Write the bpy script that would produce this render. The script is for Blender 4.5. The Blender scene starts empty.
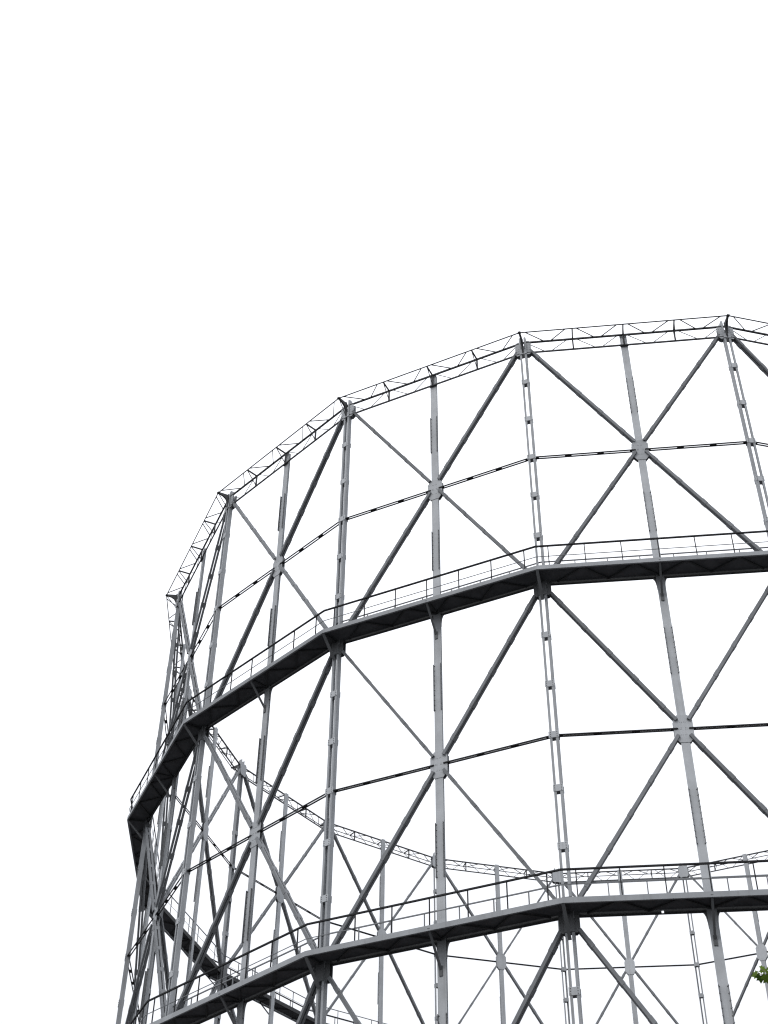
import bpy, math, random
from mathutils import Vector, Matrix

R_ = math.radians
scene = bpy.context.scene
COL = scene.collection
random.seed(11)

# ------------------------------------------------------------------ camera
EYE = 1.6
RAD = 28.0                       # radius of the guide frame's corners
PITCH, ROLL, YAW = 0.74518, 0.02428, -0.21499
cam_data = bpy.data.cameras.new('camera')
cam = bpy.data.objects.new('camera', cam_data)
COL.objects.link(cam)
fw = Vector((math.sin(YAW), math.cos(YAW), 0))
rt = Vector((math.cos(YAW), -math.sin(YAW), 0))
up = Vector((0, 0, 1))
fwd = fw * math.cos(PITCH) + up * math.sin(PITCH)
upc = -fw * math.sin(PITCH) + up * math.cos(PITCH)
r2 = rt * math.cos(ROLL) + upc * math.sin(ROLL)
u2 = -rt * math.sin(ROLL) + upc * math.cos(ROLL)
m = Matrix((r2, u2, -fwd)).transposed().to_4x4()
m.translation = Vector((0, 0, EYE))
cam.matrix_world = m
cam_data.sensor_fit = 'VERTICAL'
cam_data.sensor_height = 36.0
cam_data.sensor_width = 27.0
cam_data.lens = math.exp(7.2368) / 1024 * 36
cam_data.shift_x = (384 - 376.27) / 1024
cam_data.shift_y = (485.04 - 512) / 1024
cam_data.clip_start = 0.1
cam_data.clip_end = 6000
scene.camera = cam

# ------------------------------------------------------------------ world, sun, exposure
SUN_EL, SUN_AZ = 45.0, 200.0      # azimuth clockwise from +Y
world = bpy.data.worlds.new('World')
scene.world = world
world.use_nodes = True
wn, wl = world.node_tree.nodes, world.node_tree.links
wn.clear()
wo = wn.new('ShaderNodeOutputWorld')
bg = wn.new('ShaderNodeBackground')
sky = wn.new('ShaderNodeTexSky')
sky.sky_type = 'NISHITA'
sky.sun_disc = False
sky.sun_elevation = R_(SUN_EL)
sky.sun_rotation = R_(SUN_AZ)
sky.air_density = 1.0
sky.dust_density = 3.0
cover = wn.new('ShaderNodeMix')
cover.data_type = 'RGBA'
cover.clamp_result = False
cover.inputs[0].default_value = 0.9                    # closed white cloud cover over the blue
wtc = wn.new('ShaderNodeTexCoord')
wsx = wn.new('ShaderNodeSeparateXYZ')
wl.new(wtc.outputs['Generated'], wsx.inputs[0])
wr = wn.new('ShaderNodeMapRange')                       # overcast sky: three times brighter overhead than at the horizon
wr.inputs[1].default_value = 0.0
wr.inputs[2].default_value = 1.0
wr.inputs[3].default_value = 1.0 / 3
wr.inputs[4].default_value = 1.0
wl.new(wsx.outputs[2], wr.inputs[0])
wm = wn.new('ShaderNodeMix')
wm.data_type = 'RGBA'
wm.blend_type = 'MULTIPLY'
wm.clamp_result = False
wm.inputs[0].default_value = 1.0
wm.inputs[6].default_value = (20.0, 20.4, 21.3, 1)
wl.new(wr.outputs[0], wm.inputs[7])
wl.new(wm.outputs[2], cover.inputs[7])
wl.new(sky.outputs[0], cover.inputs[6])
wl.new(cover.outputs[2], bg.inputs[0])
bg.inputs[1].default_value = 0.1
wl.new(bg.outputs[0], wo.inputs[0])

sd = bpy.data.lights.new('sun', 'SUN')
sd.energy = 1.1
sd.angle = R_(20)
sd.color = (1.0, 0.97, 0.93)
sun = bpy.data.objects.new('sun', sd)
COL.objects.link(sun)
d = Vector((math.sin(R_(SUN_AZ)) * math.cos(R_(SUN_EL)), math.cos(R_(SUN_AZ)) * math.cos(R_(SUN_EL)), math.sin(R_(SUN_EL))))
sun.rotation_euler = d.to_track_quat('Z', 'Y').to_euler()
sun.location = (0, 0, 90)

vs = scene.view_settings
vs.view_transform = 'Standard'
vs.look = 'None'
vs.gamma = 1
vs.exposure = 0.0
scene.render.engine = 'CYCLES'
scene.cycles.filter_width = 1.25
scene.render.resolution_x = 768
scene.render.resolution_y = 1024

# ------------------------------------------------------------------ materials
def paint(name, col, rough=0.55, var=0.10, streak=0.25, metal=0.0, scale=0.9, spec=0.35):
    mt = bpy.data.materials.new(name)
    mt.use_nodes = True
    n, l = mt.node_tree.nodes, mt.node_tree.links
    b = n['Principled BSDF']
    tc = n.new('ShaderNodeTexCoord')
    nz = n.new('ShaderNodeTexNoise')
    nz.inputs['Scale'].default_value = scale
    nz.inputs['Detail'].default_value = 8
    nz.inputs['Roughness'].default_value = 0.65
    l.new(tc.outputs['Object'], nz.inputs['Vector'])
    mp = n.new('ShaderNodeMapping')
    mp.inputs['Scale'].default_value = (9, 9, 0.5)
    l.new(tc.outputs['Object'], mp.inputs['Vector'])
    n2 = n.new('ShaderNodeTexNoise')
    n2.inputs['Scale'].default_value = 1.0
    n2.inputs['Detail'].default_value = 5
    l.new(mp.outputs[0], n2.inputs['Vector'])
    cr = n.new('ShaderNodeValToRGB')
    cr.color_ramp.elements[0].position = 0.3
    cr.color_ramp.elements[1].position = 0.7
    cr.color_ramp.elements[0].color = tuple(c * (1 - var * 2) for c in col) + (1,)
    cr.color_ramp.elements[1].color = tuple(min(1, c * (1 + var)) for c in col) + (1,)
    l.new(nz.outputs['Fac'], cr.inputs[0])
    c2 = n.new('ShaderNodeValToRGB')
    c2.color_ramp.elements[0].position = 0.56
    c2.color_ramp.elements[1].position = 0.74
    c2.color_ramp.elements[0].color = (0, 0, 0, 1)
    c2.color_ramp.elements[1].color = (1, 1, 1, 1)
    l.new(n2.outputs['Fac'], c2.inputs[0])
    ml = n.new('ShaderNodeMath')
    ml.operation = 'MULTIPLY'
    ml.inputs[1].default_value = streak
    l.new(c2.outputs[0], ml.inputs[0])
    mx = n.new('ShaderNodeMix')
    mx.data_type = 'RGBA'
    l.new(ml.outputs[0], mx.inputs[0])
    l.new(cr.outputs[0], mx.inputs[6])
    mx.inputs[7].default_value = (col[0] * 0.45, col[1] * 0.40, col[2] * 0.36, 1)
    oi = n.new('ShaderNodeObjectInfo')
    mr = n.new('ShaderNodeMapRange')
    mr.inputs[3].default_value = 0.88
    mr.inputs[4].default_value = 1.10
    l.new(oi.outputs['Random'], mr.inputs[0])
    mv = n.new('ShaderNodeMix')
    mv.data_type = 'RGBA'
    mv.blend_type = 'MULTIPLY'
    mv.inputs[0].default_value = 1.0
    l.new(mx.outputs[2], mv.inputs[6])
    l.new(mr.outputs[0], mv.inputs[7])
    l.new(mv.outputs[2], b.inputs['Base Color'])
    b.inputs['Roughness'].default_value = rough
    b.inputs['Metallic'].default_value = metal
    b.inputs['Specular IOR Level'].default_value = spec
    return mt

M_STEEL = paint('grey_steel_paint', (0.29, 0.305, 0.322), spec=0.2)
M_BRACE = paint('brace_steel_paint', (0.19, 0.20, 0.212), rough=0.65, spec=0.15)
M_PLATE = paint('grey_plate_paint', (0.39, 0.409, 0.430), var=0.09, streak=0.32, spec=0.2)
M_DARK = paint('dark_steel', (0.045, 0.047, 0.05), rough=0.7, var=0.15)
M_TRUSS = paint('weathered_truss_steel', (0.06, 0.063, 0.067), rough=0.7, var=0.15)
M_GUSSET = paint('shade_toned_steel', (0.13, 0.136, 0.143), rough=0.7)  # shade under the walkways and on the splice fins put into the colour
M_DECK = paint('dark_deck_plate', (0.095, 0.099, 0.108), rough=0.8, var=0.2, scale=1.6)
M_RAIL = paint('dark_rail_paint', (0.022, 0.023, 0.025), rough=0.7, spec=0.15)
M_THINRAIL = paint('grey_rail_paint', (0.17, 0.18, 0.192), rough=0.6)

def simple_noise(name, c1, c2, scale, rough=0.9):
    mt = bpy.data.materials.new(name)
    mt.use_nodes = True
    n, l = mt.node_tree.nodes, mt.node_tree.links
    b = n['Principled BSDF']
    tc = n.new('ShaderNodeTexCoord')
    nz = n.new('ShaderNodeTexNoise')
    nz.inputs['Scale'].default_value = scale
    nz.inputs['Detail'].default_value = 10
    l.new(tc.outputs['Object'], nz.inputs['Vector'])
    cr = n.new('ShaderNodeValToRGB')
    cr.color_ramp.elements[0].position = 0.35
    cr.color_ramp.elements[1].position = 0.65
    cr.color_ramp.elements[0].color = c1 + (1,)
    cr.color_ramp.elements[1].color = c2 + (1,)
    l.new(nz.outputs['Fac'], cr.inputs[0])
    l.new(cr.outputs[0], b.inputs['Base Color'])
    b.inputs['Roughness'].default_value = rough
    return mt

def brick_mat():
    mt = bpy.data.materials.new('red_brick')
    mt.use_nodes = True
    n, l = mt.node_tree.nodes, mt.node_tree.links
    b = n['Principled BSDF']
    tc = n.new('ShaderNodeTexCoord')
    br = n.new('ShaderNodeTexBrick')
    br.inputs['Color1'].default_value = (0.22, 0.09, 0.06, 1)
    br.inputs['Color2'].default_value = (0.30, 0.13, 0.08, 1)
    br.inputs['Mortar'].default_value = (0.30, 0.28, 0.25, 1)
    br.inputs['Scale'].default_value = 1.0
    br.inputs['Brick Width'].default_value = 0.25
    br.inputs['Row Height'].default_value = 0.08
    br.inputs['Mortar Size'].default_value = 0.008
    l.new(tc.outputs['UV'], br.inputs['Vector'])
    l.new(br.outputs[0], b.inputs['Base Color'])
    b.inputs['Roughness'].default_value = 0.9
    return mt

# ------------------------------------------------------------------ mesh helpers
class MB:
    def __init__(self):
        self.v, self.f, self.mi, self.uv = [], [], [], None
    def quad(self, pts, mi=0):
        b = len(self.v)
        self.v += [tuple(p) for p in pts]
        self.f.append(tuple(range(b, b + len(pts))))
        self.mi.append(mi)
    def hexa(self, bot, top, mi=0):
        """bot and top: matching loops of n points"""
        n = len(bot)
        b = len(self.v)
        self.v += [tuple(p) for p in bot] + [tuple(p) for p in top]
        self.f.append(tuple(range(b + n - 1, b - 1, -1)))
        self.f.append(tuple(range(b + n, b + 2 * n)))
        for i in range(n):
            j = (i + 1) % n
            self.f.append((b + i, b + j, b + n + j, b + n + i))
        self.mi += [mi] * (n + 2)
    def beam(self, p, q, w, dth, ref, ow=0.0, od=0.0, mi=0):
        """bar from p to q, depth dth along ref (made square to the bar), width w across; ow/od shift it"""
        p, q = Vector(p), Vector(q)
        ax = (q - p).normalized()
        dp = (ref - ax * ref.dot(ax)).normalized()
        wd = ax.cross(dp)
        o = wd * ow + dp * od
        c = [(-w / 2, -dth / 2), (w / 2, -dth / 2), (w / 2, dth / 2), (-w / 2, dth / 2)]
        self.hexa([p + o + wd * a + dp * b for a, b in c], [q + o + wd * a + dp * b for a, b in c], mi)
    def rod(self, p, q, r, n=6, mi=0, r2=None):
        p, q = Vector(p), Vector(q)
        ax = (q - p).normalized()
        a = ax.orthogonal().normalized()
        b = ax.cross(a)
        r2 = r if r2 is None else r2
        cs = [(math.cos(6.2832 * i / n), math.sin(6.2832 * i / n)) for i in range(n)]
        self.hexa([p + (a * x + b * y) * r for x, y in cs], [q + (a * x + b * y) * r2 for x, y in cs], mi)
    def build(self, name, mats, parent=None):
        me = bpy.data.meshes.new(name)
        me.from_pydata(self.v, [], self.f)
        if not isinstance(mats, (list, tuple)):
            mats = [mats]
        for mt in mats:
            me.materials.append(mt)
        me.polygons.foreach_set('material_index', self.mi)
        me.update()
        ob = bpy.data.objects.new(name, me)
        COL.objects.link(ob)
        ob.parent = parent
        return ob

# ------------------------------------------------------------------ frame geometry (around the frame's axis, at the origin of the gasometer)
NS = 18
A0 = -0.24845
STEP = 2 * math.pi / NS
APO = RAD * math.cos(STEP / 2)
HL = RAD * math.sin(STEP / 2)
# levels above ground
ZT, ZH1, ZW1, ZH2, ZW2 = [z * RAD + EYE for z in (1.83309, 1.55765, 1.29688, 1.03471, 0.77498)]
BAY = (ZT - ZW2) / 2
ZH3, ZW3 = ZW2 - BAY / 2, ZW2 - BAY
DOUT, DIN = 0.93, 0.18
COLZ = 0.0

GAS = bpy.data.objects.new('gasometer_frame', None)
COL.objects.link(GAS)
GAS.location = (0, 2.62228 * RAD, 0)
GAS['label'] = 'tall round grey steel gasometer guide frame with cross braces, columns and two railed walkways'
GAS['category'] = 'gasometer'

class Side:
    """local frame: t along the side towards increasing corner number, n outwards"""
    def __init__(self, ang, r):
        self.T = Vector((-math.cos(ang), math.sin(ang), 0))
        self.N = Vector((-math.sin(ang), -math.cos(ang), 0))
        self.r = r
    def P(self, t, n, z):
        v = self.N * (self.r + n) + self.T * t
        v.z = z
        return v
def side(s): return Side(A0 + (s + 0.5) * STEP, APO)
def corner(k): return Side(A0 + k * STEP, RAD)

CF = -0.005      # outer face of the columns, from the frame line
UP = Vector((0, 0, 1))

def box(mb, S, t0, t1, n0, n1, z0, z1, mi=0):
    a = [S.P(t0, n0, z0), S.P(t1, n0, z0), S.P(t1, n1, z0), S.P(t0, n1, z0)]
    b = [S.P(t0, n0, z1), S.P(t1, n0, z1), S.P(t1, n1, z1), S.P(t0, n1, z1)]
    mb.hexa(a, b, mi)

# --- corner columns: two channels with batten blocks
def lattice_column(k):
    S = corner(k)
    mb = MB()
    f = CF
    W, D = 0.165, 0.225
    top = ZT + 0.38
    for s in (-1, 1):
        def b(t0, t1, n0, n1, z0=0.0, z1=top):
            box(mb, S, min(s * t0, s * t1), max(s * t0, s * t1), n0, n1, z0, z1)
        b(W - 0.018, W, f - D + 0.016, f - 0.016)      # web
        b(W - 0.098, W, f - 0.0155, f)                # outer flange
        b(W - 0.035, W, f - D, f - D + 0.0155)        # inner flange
    # battens, three to each half storey
    zs = []
    for za, zb in ((ZT, ZH1), (ZH1, ZW1), (ZW1, ZH2), (ZH2, ZW2), (ZW2, ZH3), (ZH3, ZW3), (ZW3, 0.4)):
        for i in range(3):
            toward = 0.0 if i == 0 else 0.15 * (1 if i == 1 else 2) * 0.5
            if za in (ZH1, ZH2, ZH3):
                zs.append(za + (zb - za) * i / 3 + toward + (0.05 if i else 0))
            else:
                zs.append(za + (zb - za) * i / 3 - 0.15 * (3 - i) * 0.5 * (i > 0) - (0.05 if i else 0))
    for i, z in enumerate(zs):
        if i == 0:
            continue
        h = 0.14
        wide = 0.19 if i % 3 else 0.20
        box(mb, S, -wide, wide, f + 0.002, f + 0.016, z - h, z + h, 2)           # front plate
        box(mb, S, -wide + 0.01, wide - 0.01, f - D - 0.016, f - D - 0.002, z - h, z + h)
        box(mb, S, -W + 0.02, W - 0.02, f - D + 0.02, f - 0.02, z - h + 0.02, z - h + 0.045)   # diaphragm
        for sx in (-1, 1):
            for dz in (-0.09, 0, 0.09):
                c = S.P(sx * 0.125, f + 0.016, z + dz)
                mb.rod(c, c + S.N * 0.014, 0.016, 6, mi=1)
    ob = mb.build('lattice_column', [M_STEEL, M_DARK, M_PLATE], GAS)
    # node plates where braces meet
    for z, zt, zb in ((ZT, 0.10, -0.86), (ZW1, 0.64, -0.64), (ZW2, 0.64, -0.64), (ZW3, 0.64, -0.64)):
        g = MB()
        for sd in (-1, 1):
            Sx = side(k if sd > 0 else k - 1)
            # t of this corner on that side
            tc = -HL if sd > 0 else HL
            t_in = tc + sd * 0.175
            t_out = tc + sd * (0.40 if z == ZT else 0.37)
            for n0, n1 in ((f + 0.0, f + 0.014), (f - 0.250, f - 0.236)):
                ch = 0.12
                pts = [(t_in, z + zb), (t_out - sd * 0.10, z + zb), (t_out, z + zb + ch), (t_out, z + zt - ch), (t_out - sd * 0.10, z + zt), (t_in, z + zt)]
                g.hexa([Sx.P(t, n0, zz) for t, zz in pts], [Sx.P(t, n1, zz) for t, zz in pts])
            for i in range(5):
                for j in range(2):
                    c = Sx.P(tc + sd * (0.23 + 0.09 * j), f + 0.014, z + zb + 0.13 + (zt - zb - 0.26) * i / 4)
                    g.rod(c, c + Sx.N * 0.010, 0.012, 6, mi=1)
        # front tie plate over the column
        box(g, S, -0.175, 0.175, f + 0.018, f + 0.034, z + zb + 0.02, z + (zb + 0.34 if z == ZT else 0.1))
        box(g, S, -0.34, 0.34, f - 0.280, f - 0.263, z + zb + 0.03, z + (0.06 if z == ZT else 0.66), 0)
        if z != ZT:
            box(g, S, -0.175, 0.175, f + 0.018, f + 0.034, z + 0.38, z + 0.66)
        else:
            box(g, S, -0.175, -0.10, f + 0.018, f + 0.034, z - 0.51, z + 0.30)
            box(g, S, 0.10, 0.175, f + 0.018, f + 0.034, z - 0.51, z + 0.30)
        g.build('node_plate', [M_PLATE if z == ZT else M_GUSSET, M_DARK], ob)  # walkway-level plates coloured darker to paint in the deck's shade
    return ob

# --- intermediate columns: plated box section with splice covers and octagonal node plates
def plate_column(s):
    S = side(s)
    mb = MB()
    f = CF - 0.09
    top = ZT + 0.02
    box(mb, S, -0.170, 0.170, f - 0.016, f, 0, top)
    box(mb, S, -0.120, -0.104, f - 0.12, f - 0.018, 0, top)
    box(mb, S, 0.104, 0.120, f - 0.12, f - 0.018, 0, top)
    box(mb, S, -0.150, 0.150, f - 0.138, f - 0.122, 0, top)
    spans = []
    for za, zb in ((ZT, ZH1), (ZH1, ZW1), (ZW1, ZH2), (ZH2, ZW2), (ZW2, ZH3), (ZH3, ZW3)):
        spans.append((za + (zb - za) * (0.385 if za == ZT else 0.35), za + (zb - za) * (0.69 if za == ZT else 0.66)))
    for z1, z0 in spans:
        for sg in (-1, 1):
            a, b = sorted((sg * 0.155, sg * 0.170))
            box(mb, S, a, b, f + 0.003, f + 0.085, z0, z1, 2)  # splice fin, its shaded side painted in with the darker steel
            nb = 9
            for i in range(nb + 1):  # bolt heads in dark steel, standing in for their shadow
                z = z0 + 0.05 + (z1 - z0 - 0.1) * i / nb
                c = S.P(sg * 0.135, f, z)
                big = 1.5 if i in (0, nb) else 1.0
                mb.rod(c, c + S.N * 0.014, 0.014 * big, 6, mi=1)
                c = S.P(sg * 0.170, f + 0.05, z)
                mb.rod(c, c + S.T * sg * 0.014, 0.014, 5, mi=1)
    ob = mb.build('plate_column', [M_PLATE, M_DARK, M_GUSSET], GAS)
    for z in (ZH1, ZH2, ZH3):
        g = MB()
        hw, hh, cx, cz = 0.37, 0.60, 0.17, 0.24
        pts = [(-hw, -hh + cz), (-hw + cx, -hh), (hw - cx, -hh), (hw, -hh + cz), (hw, hh - cz), (hw - cx, hh), (-hw + cx, hh), (-hw, hh - cz)]
        for n0, n1 in ((f + 0.003, f + 0.019), (f - 0.158, f - 0.142)):
            g.hexa([S.P(t, n0, z + zz) for t, zz in pts], [S.P(t, n1, z + zz) for t, zz in pts])
        for tt, zz in [(x, y) for y in (-0.28, 0.28) for x in (-0.09, -0.03, 0.05, 0.11)] + [(x, y) for y in (-0.03, 0.03) for x in (-0.13, -0.08, 0.08, 0.13)] + [(-0.29, .3), (.29, .3), (-.29, -.3), (.29, -.3)]:
            c = S.P(tt, f + 0.019, z + zz)
            g.rod(c, c + S.N * 0.008, 0.010, 6, mi=1)
        g.build('node_plate', [M_PLATE, M_DARK], ob)
    # flared head plates under each walkway
    for zw in (ZW1, ZW2, ZW3):
        g = MB()
        for sg in (-1, 1):
            prof = [(0.121, zw - 0.02), (0.29, zw - 0.02), (0.25, zw - 0.08), (0.215, zw - 0.17), (0.195, zw - 0.28), (0.18, zw - 0.4), (0.171, zw - 0.6), (0.121, zw - 0.6)]
            g.hexa([S.P(sg * t, f - 0.11, z) for t, z in prof], [S.P(sg * t, f - 0.02, z) for t, z in prof])
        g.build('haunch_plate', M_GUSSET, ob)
    return ob

# --- diagonals: front and back channel with packers
BF = CF - 0.02
def diag_geometry(mb, s, ztop, zbot, rising):
    S = side(s)
    zm = (ztop + zbot) / 2
    # rising: from bottom at t=-HL to top at t=+HL
    sg = 1 if rising else -1
    ends = [(-HL * sg, zbot), (0.0, zm), (HL * sg, ztop)]
    for (t0, z0), (t1, z1) in ((ends[0], ends[1]), (ends[1], ends[2])):
        p, q = S.P(t0, BF - 0.09, z0), S.P(t1, BF - 0.09, z1)
        ax = (q - p).normalized()
        L = (q - p).length
        low = (t0 != 0.0)
        a = 0.60 if low else 0.40
        b = 0.40 if low else 0.62
        if low: a = 0.55
        P0, Q0 = p + ax * a, q - ax * b
        N = S.N
        for sn in (1, -1):
            o = N * (sn * 0.118)
            mb.beam(P0 + o, Q0 + o, 0.13, 0.014, N)                      # face plate
            for w in (-1, 1):
                mb.beam(P0 + o, Q0 + o, 0.014, 0.085, N, ow=w * 0.058, od=-sn * 0.0500)   # lips towards each other
        Lr = (Q0 - P0).length
        for i in range(5):
            c = P0 + ax * (Lr * (i + 0.45) / 4.9 + 0.1)
            if (c - Q0).length < 0.2: continue
            mb.beam(c - ax * 0.13, c + ax * 0.13, 0.136, 0.215, N)
            for sn in (1, -1):
                mb.beam(c - ax * 0.15 + N * sn * 0.131, c + ax * 0.15 + N * sn * 0.131, 0.15, 0.009, N)

def tie_geometry(mb, s, z):
    S = side(s)
    for t0, t1 in ((-HL + 0.12, -0.24), (0.24, HL - 0.12)):
        mid = 0.5 * (t0 + t1)
        for sn in (0, 1):
            n = CF - 0.05 - 0.125 * sn
            mb.beam(S.P(t0, n, z), S.P(t1, n, z), 0.05, 0.045, S.N)
        for fr in (0.02, 0.34, 0.66, 0.98):
            c = t0 + (t1 - t0) * fr
            h = 0.15 if 0.1 < fr < 0.9 else 0.13
            mb.beam(S.P(c - h, CF - 0.112, z), S.P(c + h, CF - 0.112, z), 0.046, 0.15, S.N)

# --- walkway deck per side
def walkway(s, z):
    S = side(s)
    mb = MB()
    def tl(n): return HL * (APO + n) / APO
    def strip(n0, n1, z0, z1, mi=0, gap=0.0):
        a, b = tl(n0) - gap, tl(n1) - gap
        bot = [S.P(-a, n0, z0), S.P(a, n0, z0), S.P(b, n1, z0), S.P(-b, n1, z0)]
        top = [S.P(-a, n0, z1), S.P(a, n0, z1), S.P(b, n1, z1), S.P(-b, n1, z1)]
        mb.hexa(bot, top, mi)
    o, i = DOUT, -DIN
    strip(i + 0.082, o - 0.082, z + 0.115, z + 0.140, 1)              # plate
    strip(o - 0.016, o, z, z + 0.20, 0)                     # outer channel web
    strip(o - 0.08, o - 0.018, z, z + 0.014, 0)
    strip(o - 0.08, o - 0.018, z + 0.186, z + 0.20, 0)
    if s == 0 and abs(z - ZW2) < 0.01:                      # this one has a small open drain hole
        a = HL * (APO + i) / APO - 0.02
        box(mb, S, -a, 1.60, i, i + 0.016, z - 0.04, z + 0.20, 2)
        box(mb, S, 1.68, a, i, i + 0.016, z - 0.04, z + 0.20, 2)
        box(mb, S, 1.60, 1.68, i, i + 0.016, z - 0.04, z + 0.012, 2)
        box(mb, S, 1.60, 1.68, i, i + 0.016, z + 0.10, z + 0.20, 2)
    else:
        strip(i, i + 0.016, z - 0.04, z + 0.20, 2)          # inner channel web
    strip(i + 0.018, i + 0.08, z - 0.04, z - 0.026, 2)
    strip(i + 0.018, i + 0.08, z + 0.186, z + 0.20, 2)
    # cross bearers and zigzag bracing beneath
    npan = 4
    pts = []
    for side_ in (-1, 1):
        prev = (0.0, i + 0.12)
        for j in range(1, 5):
            t = side_ * j * 1.05
            n = (o - 0.12) if j % 2 else (i + 0.12)
            mb.beam(S.P(prev[0], prev[1], z + 0.055), S.P(t, n, z + 0.055), 0.07, 0.04, UP, mi=2)
            prev = (t, n)
    mb.beam(S.P(0, i + 0.02, z + 0.09), S.P(0, o - 0.02, z + 0.09), 0.10, 0.04, UP, mi=2)
    # corner cover angle at the low-numbered end
    ob = mb.build('walkway_deck', [M_STEEL, M_DECK, M_DARK], GAS)
    # railings
    zb = z + 0.18
    for nm, n, h, mats in (('outer', o - 0.035, 1.06, M_RAIL), ('inner', i + 0.03, 1.06, M_THINRAIL)):
        r = MB()
        a = tl(n)
        if nm == 'outer':
            r.beam(S.P(-a, n, zb + h), S.P(a, n, zb + h), 0.07, 0.06, UP)
            r.beam(S.P(-a, n, zb + 0.50), S.P(a, n, zb + 0.50), 0.026, 0.026, UP, mi=1)
            posts = [-4.5, -3, -1.5, 0, 1.5, 3, 4.5]
        else:
            r.beam(S.P(-a, n, zb + h), S.P(a, n, zb + h), 0.045, 0.045, UP)
            r.beam(S.P(-a, n, zb + 0.52), S.P(a, n, zb + 0.52), 0.018, 0.018, UP, mi=1)
            posts = [-3.4, -2.05, -0.7, 0.7, 2.05, 3.4]
        for t in posts:
            r.beam(S.P(t, n, zb), S.P(t, n, zb + h - 0.023), 0.04, 0.04, S.N, mi=0 if nm == 'outer' else 1)
        r.build('guard_rail', [mats, M_THINRAIL], ob)
    # brackets: mid side and at the low-numbered corner
    b = MB()
    b.beam(S.P(0.03, o - 0.01, z + 0.10), S.P(0.03, CF - 0.06, z - 1.02), 0.085, 0.06, S.N)
    b.beam(S.P(0.03, CF - 0.065, z - 1.25), S.P(0.03, CF - 0.065, z - 0.88), 0.13, 0.03, S.N)
    b.build('bracket', M_GUSSET, ob)  # bracket tone carries painted shade from the deck above
    C = corner(s)
    b = MB()
    oc = DOUT / math.cos(STEP / 2)
    b.beam(C.P(0, oc - 0.03, z + 0.02), C.P(0, CF + 0.05, z - 0.92), 0.12, 0.05, C.N)
    b.beam(C.P(0, oc - 0.06, z + 0.04), C.P(0, CF + 0.03, z + 0.04), 0.10, 0.06, UP, mi=1)
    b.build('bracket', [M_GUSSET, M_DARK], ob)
    return ob

# --- ring truss per side at the top
def ring_truss(s):
    S = side(s)
    mb = MB()
    OUT, LOW = 0.662, 0.735
    def tl(n): return HL * (APO + n) / APO
    nm = -0.02
    am, ao = tl(nm), tl(OUT)
    zm = ZT
    mb.beam(S.P(-am, nm, zm), S.P(am, nm, zm), 0.085, 0.075, UP, mi=0)
    mb.beam(S.P(-ao, OUT, zm), S.P(ao, OUT, zm), 0.045, 0.045, UP, mi=1)
    mb.beam(S.P(-am, nm, zm - LOW), S.P(am, nm, zm - LOW), 0.068, 0.068, UP, mi=1)
    q = HL / 2
    for i in range(4):
        c = -HL + q * (i + 0.5)
        t0, t1 = -HL + q * i + 0.30, -HL + q * (i + 1) - 0.22
        k0, k1 = ao / am, 1
        mb.beam(S.P(t0 * 1.015, OUT, zm), S.P(c - 0.14, nm, zm), 0.038, 0.038, UP, mi=1)
        mb.beam(S.P(c + 0.14, nm, zm), S.P(t1 * 1.015, OUT, zm), 0.038, 0.038, UP, mi=1)
        mb.beam(S.P(t0, nm, zm - 0.05), S.P(c - 0.14, nm, zm - LOW), 0.028, 0.028, UP, mi=2)
        mb.beam(S.P(c + 0.14, nm, zm - LOW), S.P(t1, nm, zm - 0.05), 0.028, 0.028, UP, mi=2)
    for t in (-q, 0, q):
        mb.beam(S.P(t, OUT, zm), S.P(t, nm, zm - 0.02), 0.065, 0.065, UP, mi=0)
        mb.beam(S.P(t, nm + 0.02, zm), S.P(t, nm + 0.02, zm - LOW), 0.07, 0.07, S.N, mi=0)
        mb.beam(S.P(t + 0.0, OUT, zm - 0.02), S.P(t + 0.0, nm, zm - LOW), 0.035, 0.035, S.N, mi=1)
    # strap across the plate column
    box(mb, S, -0.20, 0.20, CF - 0.085, CF - 0.03, zm - LOW - 0.04, zm - LOW + 0.04, 0)
    C = corner(s)
    oc = OUT / math.cos(STEP / 2)
    # curved corner bracket
    prof = [(oc + 0.04, zm + 0.05), (oc + 0.04, zm - 0.03), (0.38, zm - 0.09), (0.20, zm - 0.20), (0.08, zm - 0.42), (CF + 0.04, zm - 0.75), (CF + 0.04, zm + 0.24), (0.12, zm + 0.12)]
    mb.hexa([C.P(-0.045, n, z) for n, z in prof], [C.P(0.045, n, z) for n, z in prof], 0)
    mb.beam(C.P(0, oc, zm), C.P(0, CF, zm - LOW - 0.1), 0.03, 0.03, C.N, mi=1)
    box(mb, C, -0.07, 0.07, oc - 0.06, oc + 0.06, zm - 0.03, zm + 0.04, 0)
    return mb.build('ring_truss', [M_DARK, M_TRUSS, M_TRUSS], GAS)

for k in range(NS):
    lattice_column(k)
for k in range(NS):
    plate_column(k)
LEV = ((ZT, ZW1), (ZW1, ZW2), (ZW2, ZW3))
stuff = MB()
near = set(range(-2, 7)) | {-3, -4, 7, 8, 9}
near = {n % NS for n in near}
for li, (zt, zb) in enumerate(LEV):
    for s in range(NS):
        for rising in (True, False):
            if li == 2 and s not in near:
                diag_geometry(stuff, s, zt, zb, rising)
            else:
                mb = MB()
                diag_geometry(mb, s, zt, zb, rising)
                mb.build('diagonal_brace', [M_BRACE], GAS)
ob = stuff.build('lower_bracing', [M_BRACE], GAS)
ob['kind'] = 'stuff'
for z in (ZH1, ZH2, ZH3):
    for s in range(NS):
        mb = MB()
        tie_geometry(mb, s, z)
        mb.build('horizontal_tie', [M_RAIL], GAS)
for z in (ZW1, ZW2, ZW3):
    for s in range(NS):
        walkway(s, z)
for s in range(NS):
    ring_truss(s)

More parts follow.
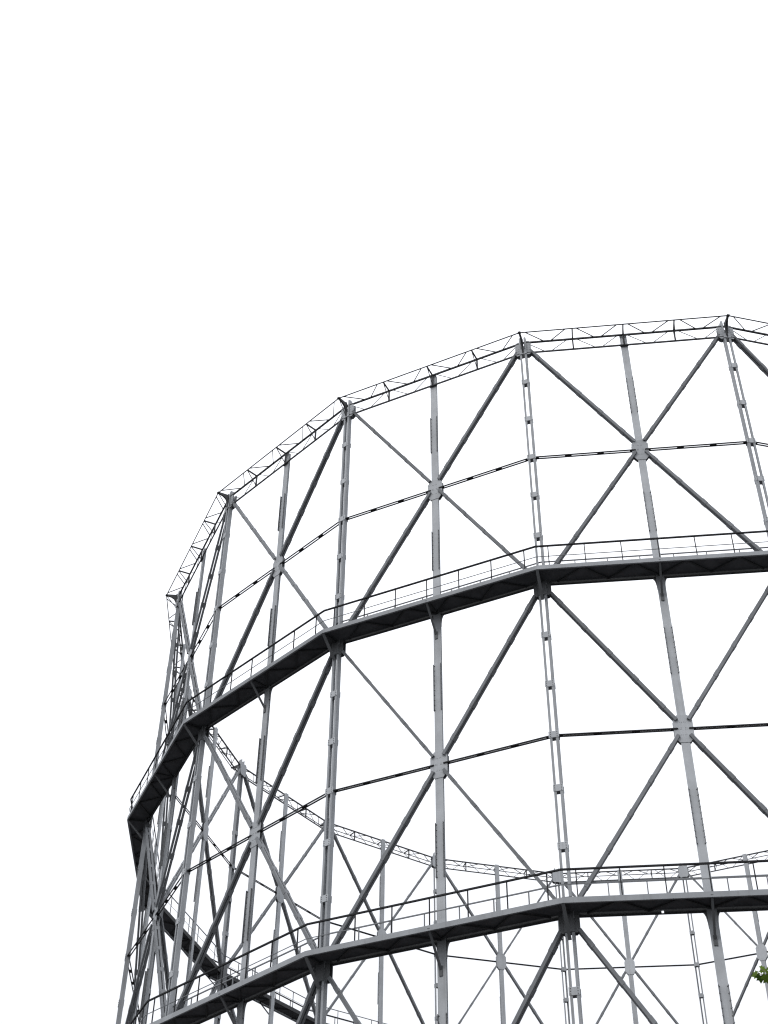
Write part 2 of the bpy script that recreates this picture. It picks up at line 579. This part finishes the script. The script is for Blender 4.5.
# brick tank wall at the foot of the frame, below the picture
mb = MB()
NB = 72
prof = [(RAD - 1.6, 0.0), (RAD - 1.6, 3.6), (RAD - 1.75, 3.6), (RAD - 1.75, 3.9), (RAD - 2.6, 3.9), (RAD - 2.6, 0.0)]
b0 = 0
for i in range(NB):
    a = 2 * math.pi * i / NB
    mb.v += [(math.cos(a) * r, math.sin(a) * r, z) for r, z in prof]
n = len(prof)
for i in range(NB):
    j = (i + 1) % NB
    for p in range(n):
        q = (p + 1) % n
        mb.f.append((i * n + p, j * n + p, j * n + q, i * n + q))
        mb.mi.append(0)
tw = mb.build('tank_wall', brick_mat(), GAS)
uvl = tw.data.uv_layers.new(name='UVMap')
for poly in tw.data.polygons:
    for li_ in poly.loop_indices:
        v = tw.data.vertices[tw.data.loops[li_].vertex_index].co
        ang = math.atan2(v.y, v.x) % (2 * math.pi)
        uvl.data[li_].uv = (ang * RAD, v.z)

# ------------------------------------------------------------------ ground
def sheet(name, x0, y0, x1, y1, z, mat):
    g = MB()
    g.quad([(x0, y0, z), (x1, y0, z), (x1, y1, z), (x0, y1, z)])
    o = g.build(name, mat)
    o['kind'] = 'structure'
    return o
sheet('ground', -2500, -2500, 2500, 2500, 0.0, simple_noise('dark_gravel_yard', (0.03, 0.03, 0.032), (0.06, 0.06, 0.06), 0.15))
sheet('path', -40, -4, 40, 4, 0.004, simple_noise('asphalt', (0.04, 0.04, 0.042), (0.065, 0.065, 0.065), 3.0))

# ------------------------------------------------------------------ tree at the right edge of the picture
def px_dir(x, y):
    f = cam_data.lens / 36 * 1024
    u, v = (x - 376.27) / f, (485.04 - y) / f
    return (fwd + r2 * u + u2 * v).normalized()
def leaf_mat():
    mt = bpy.data.materials.new('green_leaf')
    mt.use_nodes = True
    n, l = mt.node_tree.nodes, mt.node_tree.links
    b = n['Principled BSDF']
    geo = n.new('ShaderNodeNewGeometry')
    cr = n.new('ShaderNodeValToRGB')
    cr.color_ramp.elements[0].color = (0.030, 0.060, 0.010, 1)
    cr.color_ramp.elements[1].color = (0.13, 0.21, 0.025, 1)
    l.new(geo.outputs['Random Per Island'], cr.inputs[0])
    l.new(cr.outputs[0], b.inputs['Base Color'])
    b.inputs['Roughness'].default_value = 0.6
    b.inputs['Specular IOR Level'].default_value = 0.15
    tr = n.new('ShaderNodeBsdfTranslucent')
    l.new(cr.outputs[0], tr.inputs[0])
    mx = n.new('ShaderNodeMixShader')
    mx.inputs[0].default_value = 0.3
    l.new(b.outputs[0], mx.inputs[1])
    l.new(tr.outputs[0], mx.inputs[2])
    l.new(mx.outputs[0], n['Material Output'].inputs[0])
    return mt
LEAF = [(0, 0), (0.16, -0.05), (0.34, -0.22), (0.38, -0.02), (0.58, 0.10), (0.36, 0.24), (0.44, 0.52), (0.20, 0.50), (0.0, 0.86),
        (-0.20, 0.50), (-0.44, 0.52), (-0.36, 0.24), (-0.58, 0.10), (-0.38, -0.02), (-0.34, -0.22), (-0.16, -0.05)]
def leaf(mb, base, direction, normal, size):
    dv = direction.normalized()
    nn = (normal - dv * normal.dot(dv)).normalized()
    wv = dv.cross(nn)
    bend = random.uniform(0.05, 0.25)
    pts = [base + (wv * x + dv * (y + 0.05) - nn * (bend * (y * y) + 0.25 * abs(x) * abs(x))) * size for x, y in LEAF]
    c = base + (dv * 0.25) * size
    i0 = len(mb.v)
    mb.v += [tuple(c)] + [tuple(p) for p in pts]
    m_ = len(pts)
    for i in range(m_):
        mb.f.append((i0, i0 + 1 + i, i0 + 1 + (i + 1) % m_))
        mb.mi.append(0)

TIP = Vector((0, 0, EYE)) + px_dir(766, 975) * 12.2
TREE = bpy.data.objects.new('maple_tree', None)
COL.objects.link(TREE)
right_h = Vector((rt.x, rt.y, 0)).normalized()
base = Vector((TIP.x, TIP.y, 0)) + right_h * 4.6 + Vector((fw.x, fw.y, 0)) * 0.6
TREE.location = base
TREE['label'] = 'green leafy tree whose twig tip pokes in at the lower edge beside the gasometer'
TREE['category'] = 'tree'
wood, crown = MB(), MB()
def limb(p, q, r0, r1, seg=5, wob=0.12):
    prev, rp = p, r0
    L = (q - p).length
    for i in range(1, seg + 1):
        f_ = i / seg
        c = p.lerp(q, f_) + (Vector((random.uniform(-1, 1), random.uniform(-1, 1), random.uniform(-1, 1))) * wob * L * 0.15 if i < seg else Vector((0, 0, 0)))
        rn = r0 + (r1 - r0) * f_
        wood.rod(prev, c, rp, 8, r2=rn)
        prev, rp = c, rn
Z0 = Vector((0, 0, 0))
tip = TIP - base
limb(Z0, Vector((0.1, 0, 3.0)), 0.22, 0.16)
ct = Vector((0.1, 0, 3.0))
limb(ct, Vector((0.3, 0.2, 6.4)), 0.16, 0.05)
cc = Vector((0.6, 0.2, 5.0))
for i in range(26):
    th = random.uniform(0, 6.283)
    ph = random.uniform(-0.2, 1.1)
    rr = random.uniform(1.6, 2.5)
    e = cc + Vector((math.cos(th) * math.cos(ph) * rr, math.sin(th) * math.cos(ph) * rr, math.sin(ph) * rr * 0.85))
    st = Vector((0.1, 0, 3.0)).lerp(Vector((0.3, 0.2, 6.2)), random.random())
    limb(st, e, 0.05, 0.012, 4, 0.3)
    for j in range(150):
        f_ = random.uniform(0.35, 1.05)
        c = st.lerp(e, f_) + Vector((random.gauss(0, 0.30), random.gauss(0, 0.30), random.gauss(0, 0.22)))
        dr = Vector((random.gauss(0, 1), random.gauss(0, 1), random.gauss(-0.6, 0.6)))
        nr = Vector((random.gauss(0, 0.5), random.gauss(0, 0.5), 1))
        leaf(crown, c, dr, nr, random.uniform(0.09, 0.15))
# the long twig that reaches towards the frame
root = Vector((0.15, 0.0, 4.2))
elbow = tip + right_h * 1.6 - UP * 0.35
limb(root, elbow, 0.05, 0.02)
end = tip + right_h * 0.06
limb(elbow, end, 0.02, 0.005, 5, 0.1)
for j in range(46):
    c = elbow.lerp(end, random.random() * 0.82) + Vector((random.gauss(0, 0.12), random.gauss(0, 0.12), random.gauss(-0.03, 0.08)))
    leaf(crown, c, Vector((random.gauss(0, 1), random.gauss(0, 1), random.gauss(-0.6, 0.5))), Vector((random.gauss(0, .5), random.gauss(0, .5), 1)), random.uniform(0.09, 0.14))
# the terminal leaves, the ones the picture shows
def tipleaf(x, y, dx, dy, nrm, size, dist=12.2):
    p = Vector((0, 0, EYE)) + px_dir(x, y) * dist - base
    dv = r2 * dx - u2 * dy + fwd * random.uniform(-0.3, 0.3)
    wood.rod(end, p, 0.003, 5, r2=0.002)
    leaf(crown, p, dv, nrm, size)
back = -fwd
tipleaf(758, 974, -1.0, 0.35, back + u2 * 1.2, 0.070)
tipleaf(760, 969, 0.8, 0.0, back + u2 * 1.0 - r2 * 0.2, 0.066, 12.3)
tipleaf(761, 975, 0.05, 1.0, back * 0.9 - u2 * 0.5, 0.085, 12.15)
tipleaf(768, 974, 0.2, 0.9, back - u2 * 0.3 + r2 * 0.3, 0.12, 12.1)
tipleaf(757, 974, 0.3, 0.6, back + u2 * 0.3, 0.05, 12.25)
tipleaf(766, 974, 0.9, 0.3, back + u2 * 0.5, 0.07, 12.2)
tipleaf(768, 971, 0.9, -0.2, back + u2 * 0.7, 0.06, 12.2)
wood.build('trunk', simple_noise('bark', (0.06, 0.05, 0.04), (0.13, 0.11, 0.09), 12), TREE)
crown.build('crown', leaf_mat(), TREE)
